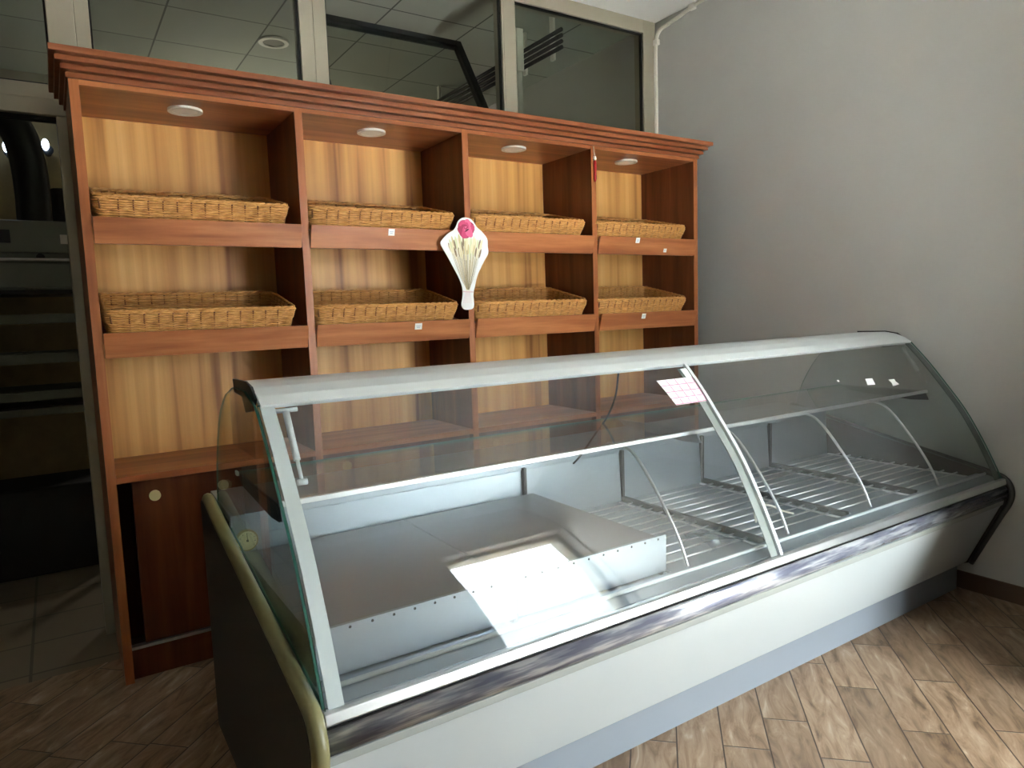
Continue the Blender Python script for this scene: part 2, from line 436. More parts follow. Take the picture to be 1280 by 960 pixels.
# ------------------------------------------------------------------ wicker baskets
def rect_path(l, d, r, n=6, step=.0125):
    pts = []
    cs = ((l/2-r, d/2-r, 0), (-l/2+r, d/2-r, PI/2), (-l/2+r, -d/2+r, PI), (l/2-r, -d/2+r, 1.5*PI))
    for cx, cy, a0 in cs:
        for k in range(n+1):
            a = a0+PI/2*k/n; pts.append(Vector((cx+r*math.cos(a), cy+r*math.sin(a))))
    # resample evenly
    out = []; tot = 0; seg = []
    for i in range(len(pts)):
        q = (pts[(i+1) % len(pts)]-pts[i]).length; seg.append(q); tot += q
    m = int(round(tot/step/4))*4; cur = 0; acc = 0
    for k in range(m):
        s_ = tot*k/m
        while acc+seg[cur] < s_ and cur < len(seg)-1: acc += seg[cur]; cur += 1
        t = (s_-acc)/max(seg[cur], 1e-9); a, b = pts[cur], pts[(cur+1) % len(pts)]
        p = a+(b-a)*t; tn = (b-a).normalized() if seg[cur] > 1e-9 else Vector((1,0))
        out.append((p, Vector((tn.y, -tn.x)), k))
    return out
BL, BD, BH = .70, .36, .098
def make_basket():
    root = empty('wicker_basket')
    wv = MB(); rows = 11
    for r in range(rows):
        z = .006+r*(BH-.012)/(rows-1); fl = .016*(z/BH)
        path = rect_path(BL-.03+2*fl, BD-.03+2*fl, .025)
        pts = []
        for p, n, k in path:
            ph = (k % 4)/4
            off = .0095*math.sin(PI*ph) + random.uniform(-.0006, .0006)
            pts.append((p.x+n.x*off, p.y+n.y*off, z+random.uniform(-.0007, .0007)))
        wv.tube(pts, .0046, 5, closed=True)
    for p, n, k in rect_path(BL-.03, BD-.03, .025):
        if k % 4 == 0:
            wv.tube([(p.x+n.x*.007, p.y+n.y*.007, 0), (p.x+n.x*.022, p.y+n.y*.022, BH-.006)], .0040, 5, mi=1)
    wv.build('woven_side', [M['wicker'], M['wicker_stake']], root)
    rm = MB()
    for s_ in (0, 1):
        pts = []
        for p, n, k in rect_path(BL+.002, BD+.002, .03):
            a = PI*s_+k*PI/2.5; pts.append((p.x+n.x*.004*math.cos(a), p.y+n.y*.004*math.cos(a), BH+.001+.004*math.sin(a)))
        rm.tube(pts, .0052, 5, closed=True)
    rm.build('rim', M['wicker'], root)
    b = MB()
    for k in range(24):
        y = -BD/2+.02+k*(BD-.04)/23
        pts = [(-BL/2+.018+q*(BL-.036)/28, y, .0055+.0025*math.cos(PI*q+PI*k)) for q in range(29)]
        b.tube(pts, .0055, 4)
    b.build('base', M['wicker'], root)
    return root
names_u = ['at the left end', 'second from the left', 'behind the bouquet sign', 'at the right end']
basket_lab = [('shallow wicker bread basket on the upper shelf of the leftmost bay', 'shallow wicker bread basket on the lower shelf of the leftmost bay'),
  ('wicker bread basket on the upper shelf, left of the rose and wheat sign', 'wicker bread basket on the lower shelf, left of the wheat sign stalk'),
  ('wicker bread basket on the upper shelf, right of the rose and wheat sign', 'wicker bread basket on the lower shelf, right of the wheat sign stalk'),
  ('narrow wicker basket on the upper shelf of the rightmost bay', 'narrow wicker basket on the lower shelf of the rightmost bay')]
proto = make_basket(); first = True
tilt = math.atan(.10/.442)
for i in range(NB):
    for j, z in enumerate((1.70, 1.275)):
        o = proto if first else copy_tree(proto); first = False
        cx = (.382, 1.172, 1.98, 2.758)[i]+(-.001, .0)[j]
        yc = .19; zs = z+.073+(yc-.004)*math.tan(tilt)+.001
        o.location = (cx, yc, zs); o.rotation_euler = (tilt, 0, random.uniform(-.008, .008))
        tag(o, basket_lab[i][j], 'basket', 'wicker bread baskets')

# ------------------------------------------------------------------ price tags
def price_tag(x, z, lab, w=.030, h=.030, rail=None, rot=0):
    t = MB(); t.box(-w/2, w/2, -.0006, .0006, -h/2, h/2)
    t.box(-w*.33, w*.33, -.0009, -.0006, h*.05, h*.12, 1); t.box(-w*.25, w*.2, -.0009, -.0006, -h*.2, -h*.12, 1)
    o = t.build('price_tag', [M['paper'], mat('tag_print', srgb(150,160,190), .6)])
    z0 = rail; y = -.004-.028*((z-z0)/.095)-.0022
    o.location = (x, y, z); o.rotation_euler = (math.atan(.028/.095), rot, 0)
    tag(o, lab, 'price tag', 'price tags on the shelf rails'); return o
price_tag(1.185, 1.775, 'small white price tag on the upper rail left of the rose sign', rail=1.70)
price_tag(1.298, 1.345, 'white price tag on the lower rail below the second basket', .036, .030, rail=1.275)
price_tag(2.695, 1.778, 'white price tag on upper rail of right bay, the higher of two', rail=1.70)
price_tag(2.925, 1.727, 'tiny white price tag near the lower edge of the right bay upper rail', .024, .022, rail=1.70)
price_tag(2.735, 1.347, 'white price tag on the lower rail of the rightmost bay', rail=1.275)

# ------------------------------------------------------------------ rose and wheat cut-out sign
def cutout():
    root = empty('bouquet_sign', (1.6, -.05, 1.6))
    # outline in millimetres around its centre
    out = [(-2,212),(22,208),(44,190),(58,172),(88,152),(118,122),(122,86),(126,52),(108,20),(86,-20),(66,-62),(54,-110),(46,-150),(48,-178),(50,-204),(42,-222),(10,-228),(-10,-222),(-20,-204),(-16,-176),(-14,-150),(-18,-118),(-34,-80),(-62,-36),(-92,10),(-120,50),(-138,78),(-126,100),(-98,128),(-70,146),(-56,166),(-46,190),(-24,208)]
    out = spline(out + [out[0]], 3)[:-1]
    c = MB(); c.prism([(x/1000, z/1000) for x, z in out], -.002, .002, 'y')
    card = c.build('card', M['paper'])
    w = MB(); rnd = random.Random(3)
    w.poly([(x/1000, -.0021, z/1000) for x, z in ((-100,70),(-62,108),(0,118),(60,112),(92,80),(62,10),(36,-70),(26,-136),(4,-136),(-8,-84),(-44,0))], 6)
    for k in range(64):
        t = rnd.uniform(-1, 1); top = (t*88+rnd.uniform(-8, 8), 60+rnd.uniform(-30, 62)*(1-.55*abs(t)))
        bot = (14+t*7, -130)
        mid = ((top[0]*.42+bot[0]*.58)+t*3, top[1]*.38+bot[1]*.62)
        pts = spline([top, mid, bot], 5); wd = rnd.uniform(.7, 1.5)
        L_ = [(p[0]-wd*.5, p[1]) for p in pts]; R_ = [(p[0]+wd*.5, p[1]) for p in pts[::-1]]
        mi = rnd.choice((0, 0, 1, 1, 2)); yy = -.0022-.00002*k
        for a in range(len(pts)-1):
            w.poly([(pts[a][0]/1000-wd/2000, yy, pts[a][1]/1000), (pts[a+1][0]/1000-wd/2000, yy, pts[a+1][1]/1000), (pts[a+1][0]/1000+wd/2000, yy, pts[a+1][1]/1000), (pts[a][0]/1000+wd/2000, yy, pts[a][1]/1000)], mi)
        # the ear of wheat
        dx, dz = top[0]-mid[0], top[1]-mid[1]; l = math.hypot(dx, dz); dx /= l; dz /= l
        e = []
        for q in range(12):
            a = 2*PI*q/12; u, v = 24*math.cos(a), 4.6*math.sin(a)
            e.append(((top[0]+dx*u-dz*v)/1000, yy-.00001, (top[1]+dz*u+dx*v)/1000))
        w.poly(e, rnd.choice((3, 3, 4, 3, 0, 1)))
    # stems below the binding and the binding
    for k in range(12):
        x = 14+(k-5.5)*4.6; w.poly([((14+(k-5.5)*2.2-.5)/1000, -.0022, -.142), ((14+(k-5.5)*2.2+.5)/1000, -.0022, -.142), ((x+.5)/1000, -.0022, -.196), ((x-.5)/1000, -.0022, -.196)], 5)
    w.poly([(-.014, -.0033, -.138), (.044, -.0033, -.138), (.044, -.0033, -.143), (-.014, -.0033, -.143)], 5)
    wheat = w.build('printed_wheat', [mat('print_straw', srgb(214,196,150), .6), mat('print_stem_brown', srgb(140,120,96), .6), mat('print_stem_dark', srgb(96,88,80), .6),
                    mat('print_ear', srgb(232,222,188), .6), mat('print_ear_green', srgb(214,216,176), .6), mat('print_pink', srgb(226,196,200), .6), mat('print_straw_ground', srgb(234,227,208), .6)])
    r = MB(); rc = (-2, 158); rnd = random.Random(5)
    def petal(cx, cz, rad, sq, rot, y, mi, a0=0, a1=2*PI):
        p = []
        for q in range(20):
            a = a0+(a1-a0)*q/19; rr = rad*(1+.07*math.sin(3*a+rot*5))
            u, v = rr*math.cos(a), rr*sq*math.sin(a)
            p.append(((cx+u*math.cos(rot)-v*math.sin(rot))/1000, y, (cz+u*math.sin(rot)+v*math.cos(rot))/1000))
        r.poly(p[:-1] if a1-a0 > 6.2 else p, mi)
    petal(rc[0], rc[1], 46, .94, .3, -.0030, 1)
    for k in range(6): petal(rc[0]+24*math.cos(k*1.05+.3), rc[1]+24*math.sin(k*1.05+.3), 24, .82, k*1.05, -.0032-.0001*k, (0, 2, 0, 1, 0, 2)[k])
    for k in range(5): petal(rc[0]+11*math.cos(k*1.3), rc[1]+3+11*math.sin(k*1.3), 17, .72, k*1.3+.4, -.0039-.0001*k, (2, 0, 1, 0, 2)[k])
    petal(rc[0]-1, rc[1]+5, 11, .6, .5, -.0045, 1); petal(rc[0]+4, rc[1]-6, 13, .35, .6, -.0046, 3)
    petal(rc[0]-2, rc[1]+8, 6, .6, .9, -.0047, 2)
    rose = r.build('printed_rose', [mat('print_rose', srgb(206,62,112), .6), mat('print_rose_deep', srgb(170,36,84), .6), mat('print_rose_light', srgb(226,98,142), .6), mat('print_rose_shade', srgb(110,30,58), .6)])
    for q in (card, wheat, rose): q.parent = root
    root.location = (1.555, -.043, 1.643); root.rotation_euler = (.02, math.radians(3), 0)
    return tag(root, 'white cut-out sign printed with a pink rose and wheat bouquet', 'sign')
cutout()

# red marker hanging on the upright between the third and fourth bays
pen = tag(empty('hanging_pen', (2.402, -.012, 2.16)), 'red pen hanging by a white string on the upright beside the rightmost bay', 'pen')
MB().tube([(2.402,-.012,2.20),(2.403,-.012,2.185),(2.404,-.012,2.10),(2.402,-.012,2.085)], [.006,.009,.008,.003], 12).build('barrel', mat('red_plastic', srgb(176,28,34), .35), pen)
MB().tube([(2.402,-.012,2.20),(2.4025,-.012,2.21),(2.403,-.012,2.222)], [.0095,.0095,.007], 12).build('cap', M['white'], pen)
MB().tube([(2.403,-.012,2.222),(2.400,-.009,2.25),(2.401,-.006,2.275)], .002, 6).build('string', M['white'], pen)

# ------------------------------------------------------------------ display counter
X0, X1, XM = .2745, 3.405, 1.813
PROF = [(-1.203,1.188),(-1.285,1.100),(-1.375,.990),(-1.463,.874),(-1.537,.748),(-1.593,.637),(-1.622,.572)]
PROF = spline(PROF, 5)
dc = tag(empty('display_counter', (1.84, -1.05, 0)), 'long refrigerated glass display counter with curved front and white fascia', 'display counter')
side_line = lambda y: .795 + (y+.566)*.205
def end_panel(x0, x1, name):
    pts = [(-.50, .0), (-.50, .80), (-.53, .808), (-.566, .80)]
    pts += [(y, side_line(y)) for y in (-.9, -1.3, -1.56)]
    pts += [(-1.615, .575), (-1.645, .53), (-1.640, .47), (-1.60, .38), (-1.49, .14), (-1.43, .12), (-1.43, 0)]
    return MB().prism(pts, x0, x1).build(name, M['end_dark'], dc, .003)
end_panel(.232, .270, 'end_panel'); end_panel(3.409, 3.432, 'end_panel')
edge = spline([(-.505,.70),(-.505,.775),(-.53,.808),(-.575,.803),(-.9,side_line(-.9)+.004),(-1.3,side_line(-1.3)+.004),(-1.56,side_line(-1.56)+.004),(-1.625,.575),(-1.655,.53),(-1.652,.47),(-1.61,.38),(-1.50,.14)], 5)
for x, w_ in ((.251, .019), (3.418, .012)):
    b = MB(); b.tube([(0, y, z) for y, z in edge], w_, 10); bmesh.ops.transform(b.bm, matrix=Matrix.Translation((x,0,0)), verts=b.bm.verts[:])
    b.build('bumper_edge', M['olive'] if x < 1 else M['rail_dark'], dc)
# body
MB().prism([(-1.610,.455),(-1.622,.455),(-1.485,.145),(-1.470,.145)], .272, 3.407).build('front_fascia', M['panel_white'], dc, .002)
MB().box(.272, 3.407, -1.445, -1.430, 0, .15).build('kick_plate', M['kick'], dc)
MB().prism([(-1.60,.453),(-1.628,.453),(-1.632,.476),(-1.60,.476)], .272, 3.407).build('grey_strip', M['grey_strip'], dc, .002)
cp = [(-1.60,.476)] + [(-1.622-.024*math.cos(a), .510+.034*math.sin(a)) for a in [(-PI/2)+PI*k/10 for k in range(11)]] + [(-1.60,.544)]
MB().prism(cp, .272, 3.409).build('chrome_bumper', M['chrome'], dc, 0, True)
MB().prism([(-1.602,.547),(-1.636,.547),(-1.640,.553),(-1.634,.574),(-1.624,.576),(-1.602,.570)], .272, 3.407).build('glass_channel', M['alu'], dc, .002)
MB().box(.272, 3.407, -1.640, -1.602, .5442, .5468).build('seal_strip', M['black'], dc)
# inner ledge, grille rail, well
MB().prism([(-1.602,.545),(-1.602,.572),(-1.565,.580),(-1.515,.580),(-1.505,.56),(-1.505,.545)], .275, 3.402).build('inner_ledge', M['steel'], dc)
MB().tube([(.276,-1.552,.586),(3.40,-1.552,.586)], .006, 8).build('grille_rail', M['alu_white'], dc)
MB().box(.275, 3.402, -1.505, -.745, .54, .56).build('well_floor', M['steel'], dc)
MB().prism([(-.765,.56),(-.752,.775),(-.735,.775),(-.735,.56)], .275, 3.402).build('back_wall', M['steel'], dc, .002)
MB().prism([(-.756,.775),(-.756,.797),(-.44,.815),(-.44,.793)], .275, 3.402).build('work_top', M['steel'], dc, .002)
MB().box(.272, 3.405, -.735, -.50, .10, .775).build('rear_body', M['end_dark'], dc)
MB().box(.272, 3.405, -1.43, -.735, .10, .54).build('tank', M['matte_black'], dc)
for x in (1.374, 1.888, 2.392, 2.90):
    MB().box(x-.007, x+.007, -.772, -.752, .56, .785).build('divider_post', M['rail_dark'], dc, .001)
for x in (1.888, 2.392, 2.90):
    MB().box(x-.009, x+.009, -1.50, -.772, .56, .582).build('cross_rail', M['rail_dark'], dc, .002)
# glass
for a, b in ((X0+.004, XM-.008), (XM+.004, X1-.002)):
    MB().strip(PROF, a, b, .006, 0, 1).build('front_glass', [M['glass'], M['glass_edge']], dc)
inn = offset(PROF, .010)
def side_glass(x0, x1, gm):
    pts = [(-.94,1.215), (-1.08,1.215), (-1.185, 1.185)] + inn[1:-1]
    pts += [(y, side_line(y)+.004) for y in (-1.5, -1.0, -.575)]
    pts += spline([(-.566,.80),(-.605,.94),(-.713,1.11),(-.86,1.20)], 4)[:-1]
    return MB().prism(pts, x0, x1, 'x', 1, 0).build('side_glass', [gm, M['glass_edge']], dc)
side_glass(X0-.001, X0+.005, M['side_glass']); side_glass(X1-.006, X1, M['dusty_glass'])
# light grey bands bonded inside the glass along its ends, and the joint cover
inner7 = offset(PROF, .0065)
MB().strip(inner7, X0+.012, X0+.047, .004).build('edge_strip', M['alu_white'], dc)
MB().strip(inner7, X1-.050, X1-.012, .004).build('edge_strip', mat('edge_band_dark', srgb(70,80,76), .4), dc)
MB().strip(offset(PROF, -.004), XM-.010, XM+.004, .012).build('joint_cover', M['alu_white'], dc)
MB().strip(inner7[1:], XM-.045, XM-.012, .003).build('joint_reflection', M['grey_strip'], dc)  # grey strip standing in for a reflection beside the joint
# top profile
tp = [(-.935,1.205),(-.945,1.232),(-1.075,1.235),(-1.13,1.226),(-1.175,1.208),(-1.207,1.187),(-1.196,1.176),(-1.16,1.196),(-1.07,1.215)]
MB().prism(tp, X0+.012, X1-.006).build('top_profile', M['alu_white'], dc, .001)
ec = [(-.925,1.238),(-1.075,1.240),(-1.135,1.230),(-1.175,1.200),(-1.13,1.165),(-1.06,1.155),(-1.03,1.195),(-.935,1.20)]
MB().prism(ec, X0+.005, X0+.013).build('end_cap', M['black'], dc, .001)
MB().prism(ec, X1-.006, X1+.002).build('end_cap', M['black'], dc, .001)
# gas struts behind the glass ends
for x in (X0+.075, X1-.075):
    g = MB(); g.tube([(x,-1.20,1.165),(x,-1.275,1.05)], .009, 10); g.tube([(x,-1.275,1.05),(x,-1.305,1.005)], .005, 8); g.tube([(x-.012,-1.308,1.0),(x+.012,-1.308,1.0)], .008, 8)
    g.tube([(x-.03,-1.198,1.168),(x+.03,-1.198,1.168)], .006, 8)
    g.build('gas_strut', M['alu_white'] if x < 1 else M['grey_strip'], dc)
# middle glass shelf
SZ = .952
MB().box(X0+.02, X1-.02, -1.285, -.85, SZ-.006, SZ).build('glass_shelf', [M['glass']], dc)
MB().box(X0+.02, X1-.02, -1.297, -1.285, SZ-.010, SZ+.003).build('shelf_front_trim', M['alu'], dc, .001)
MB().box(X0+.02, X1-.02, -.85, -.846, SZ-.007, SZ+.001).build('shelf_rear_edge', M['glass_edge'], dc)
for x in (X0+.014, XM-.03, X1-.02):
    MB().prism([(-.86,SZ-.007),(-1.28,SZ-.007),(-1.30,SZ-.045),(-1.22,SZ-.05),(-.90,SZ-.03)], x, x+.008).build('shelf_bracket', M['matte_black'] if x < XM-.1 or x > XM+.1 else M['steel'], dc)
MB().box(X0+.008, X0+.014, -.872, -.846, SZ-.006, SZ+.006).build('shelf_clip', M['white'], dc)
# curved rods that carry the shelf
for x in (1.488, 2.0, 2.53, 3.06):
    pts = spline([(-1.14,.925),(-1.22,.922),(-1.27,.905),(-1.33,.85),(-1.42,.74),(-1.48,.65),(-1.512,.577)], 5)
    MB().tube([(x, y, z) for y, z in pts], .0055, 8).build('support_rod', M['alu'], dc)
# dial thermometer on the left of the back wall
th = MB().cyl((.318, -.764, .715), .034, .012, 'y', 32).build('thermometer', M['brass'], dc)
MB().cyl((.318, -.771, .715), .029, .004, 'y', 32).build('dial', M['cream'], th)
n_ = MB(); n_.box(.3172, .3188, -.7745, -.773, .712, .738); n_.cyl((.318, -.7738, .715), .004, .002, 'y', 12)
for k in range(9):
    a = math.radians(-40+k*32.5+0); n_.box(.318+.023*math.cos(a)-.0012, .318+.023*math.cos(a)+.0012, -.7738, -.773, .715+.023*math.sin(a)-.0012, .715+.023*math.sin(a)+.0012)
n_.build('needle', M['matte_black'], th)

# ------------------------------------------------------------------ things inside the counter
def steel_tray(x0, x1, lab):
    t = empty('steel_tray', ((x0+x1)/2, -1.13, .56))
    tag(t, lab, 'tray', 'steel trays in the counter')
    MB().box(x0, x1, -1.490, -.775, .676, .680).build('deck', M['steel_dark'], t)
    f = MB(); f.box(x0, x1, -1.500, -1.490, .5805, .697)
    for k in range(int((x1-x0)/.055)):
        f.cyl((x0+.028+k*.055, -1.5003, .688), .0035, .0012, 'y', 10, 1)
    f.build('front_lip', [M['steel'], M['matte_black']], t)
    for xa in (x0, x1-.004): MB().box(xa, xa+.004, -1.490, -.775, .5605, .676).build('side_flange', M['steel_dark'], t)
    return t
steel_tray(.300, .845, 'stainless steel tray with drilled front lip at left end of the counter')
steel_tray(.848, 1.405, 'stainless steel tray beside the wire racks, right end of its lip free')
def wire_rack(x0, x1, lab):
    r = empty('wire_rack', ((x0+x1)/2, -1.13, .56)); tag(r, lab, 'wire rack', 'wire racks in the counter')
    z = .5685
    for xx in (x0+.02, x1-.02): MB().tube([(xx,-1.495,z-.0045),(xx,-.785,z-.0045)], .004, 6).build('side_bar', M['alu'], r)
    for k in range(11):
        y = -1.495+.71*(k+1)/12; MB().tube([(x0,y,z+.003),(x1,y,z+.003)], .0032, 6).build('bar', M['alu'], r)
    return r
wire_rack(1.412, 1.872, 'chrome wire rack beside the steel trays in the counter')
wire_rack(1.904, 2.376, 'chrome wire rack under the glass joint in the counter')
wire_rack(2.408, 2.884, 'chrome wire rack in the shaded right half of the counter')
wire_rack(2.916, 3.395, 'chrome wire rack at the dark right end of the counter')
# crumpled clear plastic by the front of the racks
bg = MB(); rnd = random.Random(9); G = 9; vs = {}
for i in range(G):
    for j in range(G):
        u, v = i/(G-1), j/(G-1)
        vs[i, j] = bg.bm.verts.new((1.64+.17*u+.02*rnd.uniform(-1,1), -1.47+.14*v+.015*rnd.uniform(-1,1), .576+.045*abs(math.sin(3.1*u+2*v))*(1-abs(2*v-1)*.7)+rnd.uniform(0,.012)))
for i in range(G-1):
    for j in range(G-1): bg.bm.faces.new((vs[i,j], vs[i+1,j], vs[i+1,j+1], vs[i,j+1]))
o = bg.build('plastic_bag', M['bag'], None)
sd = o.modifiers.new('solid', 'SOLIDIFY'); sd.thickness = .0015
tag(o, 'crumpled clear plastic bag lying on the wire rack near the front glass', 'plastic bag')
# loose white wire
o = MB().tube(spline([(2.02,-1.36,.581),(2.05,-1.33,.60),(2.10,-1.30,.612),(2.16,-1.31,.61),(2.19,-1.35,.592),(2.22,-1.38,.581)], 6), .004, 8).build('wire', M['cable'])
tag(o, 'short bent white wire lying on the rack right of the glass joint', 'wire')

# ------------------------------------------------------------------ paper on the glass
def on_prof(t):
    k = t*(len(PROF)-1); i = min(int(k), len(PROF)-2); f = k-i
    return PROF[i][0]+(PROF[i+1][0]-PROF[i][0])*f, PROF[i][1]+(PROF[i+1][1]-PROF[i][1])*f
def z_on(z):
    for a, b in zip(PROF, PROF[1:]):
        if b[1] <= z <= a[1]:
            f = (z-a[1])/(b[1]-a[1]); return a[0]+(b[0]-a[0])*f, z
def glass_sheet(name, quads, mats, th=.0008, off=.0012):
    """quads in (x, z) on the outer glass surface"""
    m = MB()
    for q, mi, lift in quads:
        top = []
        for x, z in q:
            y, z = z_on(z); top.append(Vector((x, y, z)) + Vector((0, -.80, .60))*(off+lift))
        base = [p - Vector((0, -.80, .60))*(off+lift)*.8 for p in top]
        A = [m.bm.verts.new(p) for p in top]; B = [m.bm.verts.new(p) for p in base]
        f = m.bm.faces.new(A); f.material_index = mi
        f = m.bm.faces.new(B[::-1]); f.material_index = mi
        for k in range(len(A)):
            f = m.bm.faces.new((A[k], A[(k+1) % len(A)], B[(k+1) % len(B)], B[k])); f.material_index = mi
    return m.build(name, mats)
MP = [M['paper'], mat('label_pink', srgb(238,206,220), .6), mat('label_print', srgb(206,120,160), .6)]
q = []
zs = [1.142, 1.121, 1.100, 1.080, 1.060]
def xl(z): return 1.622+(1.142-z)*.27
for r in range(4):
    za, zb = zs[r], zs[r+1]; xr = 1.798
    q.append(([(xl(za), za), (xr, za), (xr, zb), (xl(zb), zb)], 0, 0))
    for c in range(4):
        a0, a1 = xl(za)+(xr-xl(za))*c/4, xl(za)+(xr-xl(za))*(c+1)/4
        b0, b1 = xl(zb)+(xr-xl(zb))*c/4, xl(zb)+(xr-xl(zb))*(c+1)/4
        if (r*3+c*5) % 4 != 1: q.append(([(a0+.003, za-.002), (a1-.003, za-.002), ((a1+b1)/2-.003, (za+zb)/2), ((a0+b0)/2+.003, (za+zb)/2)], 1, .0006))
        q.append(([(a1-.003, za-.001), (a1, za-.001), (b1, zb+.001), (b1-.003, zb+.001)], 2, .0008))
    q.append(([(xl(zb), zb+.003), (xr, zb+.003), (xr, zb+.0008), (xl(zb), zb+.0008)], 2, .0008))
q.append(([(1.768,1.172),(1.800,1.172),(1.800,1.1575),(1.770,1.1575)], 0, 0)); q.append(([(1.770,1.1575),(1.800,1.1575),(1.800,1.142),(1.772,1.142)], 0, 0))
sheet = glass_sheet('label_sheet', q, MP)
tag(sheet, 'pink and white sheet of price labels stuck on the glass beside its middle joint', 'label sheet')
s = glass_sheet('glass_sticker', [([(2.800,1.058),(2.852,1.056),(2.842,1.031),(2.785,1.033)], 0, 0)], MP)
tag(s, 'white sticker on the right glass, the larger and left one of two', 'sticker', 'white stickers on the glass')
s = glass_sheet('glass_sticker', [([(2.962,1.042),(3.010,1.041),(3.006,1.031),(3.018,1.018),(2.962,1.015),(2.970,1.028)], 0, 0)], MP)
tag(s, 'white sticker with a notched outline on the right glass, nearest the end', 'sticker', 'white stickers on the glass')
s = glass_sheet('glass_sticker', [([(2.602,1.068),(2.614,1.068),(2.614,1.061),(2.602,1.061)], 0, 0)], MP)
tag(s, 'tiny white speck of paper on the right glass left of the two stickers', 'sticker', 'white stickers on the glass')

# dark cable hanging below the top profile behind the glass
pts = spline([(1.66,-1.02,1.208),(1.675,-.99,1.15),(1.685,-.96,1.06),(1.66,-.94,.98),(1.60,-.92,.90),(1.55,-.90,.83),(1.53,-.88,.798)], 6)
o = MB().tube(pts, .004, 8).build('hanging_cable', M['matte_black'])
tag(o, 'thin dark cable drooping behind the glass from the counter top profile to its worktop', 'cable')

# white cable on the right wall with its clips
cb = tag(empty('wall_cable', (3.42, .55, 2.62)), 'white cable clipped along the ceiling corner and down the right wall', 'cable')
pts = spline([(3.42,-.35,3.289),(3.42,.10,3.287),(3.42,.20,3.28),(3.42,.30,3.262),(3.421,.42,3.245),(3.422,.50,3.232),(3.424,.535,3.19),(3.426,.545,3.12),(3.427,.548,2.95),(3.427,.548,2.62),(3.427,.548,2.30)], 6)
MB().tube(pts, .0125, 10).build('sleeve', M['cable'], cb)
for (x, y, z) in ((3.42,.215,3.278),(3.425,.54,3.165)):
    MB().box(x-.014, x+.016, y-.022, y+.022, z-.018, z+.018).build('clip', M['white'], cb, .004)

# ------------------------------------------------------------------ back room
rl = tag(empty('recessed_light', (1.30, 2.06, CZ)), 'round recessed ceiling light with white rim in the back room', 'ceiling light')
MB().ring((1.30, 2.06, CZ-.014), .072, .100, .014, 40).build('rim', M['white'], rl)
MB().cyl((1.30, 2.06, CZ-.004), .073, .008, n=40).build('lens', mat('unlit_lens', srgb(92,92,86), .3), rl)
pp = tag(empty('pipe_run', (2.8, 1.6, 3.1)), 'run of four dark pipes below the back room ceiling seen through the right transom', 'pipes')
for k in range(4):
    MB().tube([(2.725, .67, 3.17-k*.036), (2.725, 3.3, 3.17-k*.036)], .013, 10).build('pipe', M['black'], pp)
for y in (.80, 1.12, 2.4):
    MB().box(2.740, 2.760, y-.02, y+.02, 3.02, CZ).build('hanger', M['white'], pp, .003)
po = tag(empty('white_pipe', (2.72, 1.2, 0)), 'pale vertical pipe with square head in the back room behind the right transom', 'pipe')
MB().box(2.645, 2.70, 1.06, 1.11, 3.02, CZ).build('head', M['white'], po, .004)
MB().tube([(2.672,1.085,0),(2.672,1.085,3.02)], .022, 12).build('shaft', M['white'], po)

rk = tag(empty('tray_rack', (-.4, 1.75, 0)), 'dark metal tray rack in the back room doorway left of the bread shelf', 'rack')
g1 = mat('grey_enamel', srgb(112,116,108), .4, .3); g2 = mat('tray_metal', srgb(104,106,96), .5, .3)
for x in (-1.05, .17):
    for y in (1.6, 2.1): MB().box(x-.02, x+.02, y, y+.04, 0, 1.60).build('post', M['dark_metal'], rk)
for z, th_ in ((1.42,.05),(1.20,.055),(1.0,.05),(.915,.04)):
    t = MB(); t.box(-1.03, .15, 1.60, 2.12, z, z+.006); t.box(-1.03, .15, 1.598, 1.606, z, z+th_); t.box(-1.03, .15, 2.112, 2.12, z, z+th_)
    t.box(-1.03, -1.024, 1.606, 2.112, z, z+th_); t.box(.144, .15, 1.606, 2.112, z, z+th_)
    t.build('tray', g2, rk, .001)
MB().box(-1.07, .19, 1.60, 2.14, 1.58, 1.60).build('rack_top', M['dark_metal'], rk)
MB().box(-1.0, .12, 1.66, 2.1, .0, .5).build('lower_bin', M['matte_black'], rk, .01)
ov = tag(empty('oven', (-.4, 1.85, 1.60)), 'grey bakery oven with control panel standing on the tray rack in back room', 'oven')
MB().box(-1.05, .17, 1.62, 2.15, 1.60, 1.975).build('body', g1, ov, .006)
MB().box(-1.05, .17, 1.600, 1.622, 1.80, 1.97).build('control_panel', g1, ov, .003)
MB().box(-1.03, .15, 1.602, 1.622, 1.615, 1.745).build('oven_door', g1, ov, .003)
MB().tube([(-.9,1.602,1.76),(-.9,1.575,1.762),(.0,1.575,1.762),(.0,1.602,1.76)], .009, 8).build('door_handle', M['alu'], ov)
MB().box(-.36, -.285, 1.592, 1.602, 1.85, 1.92).build('display', M['black'], ov, .003)
MB().box(-.062, -.012, 1.597, 1.601, 1.85, 1.90).build('rating_label', M['white'], ov)
MB().cyl((-.16, 1.592, 1.775), .02, .03, 'y', 20).build('knob', M['black'], ov)
pts = spline([(-.170,2.0,1.977),(-.170,2.0,2.06),(-.168,2.0,2.185),(-.178,2.0,2.366),(-.211,2.0,2.52),(-.284,2.0,2.625),(-.40,2.0,2.68),(-.60,2.0,2.70),(-1.1,2.0,2.70)], 5)
fl = MB().tube(pts, .090, 20).build('flue_pipe', M['black'])
tag(fl, 'thick black flue pipe curving up to the left from the oven', 'flue pipe')
o = MB().cyl((-.04, 1.72, 2.07), .045, .19, n=24).build('canister', M['matte_black'], None, .006)
tag(o, 'black canister standing on the oven beside the door frame', 'canister')
em = bpy.data.materials.new('lit_bulb'); em.use_nodes = True
eb = bsdf(em); eb.inputs['Emission Color'].default_value = (.62,.78,1,1); eb.inputs['Emission Strength'].default_value = 5
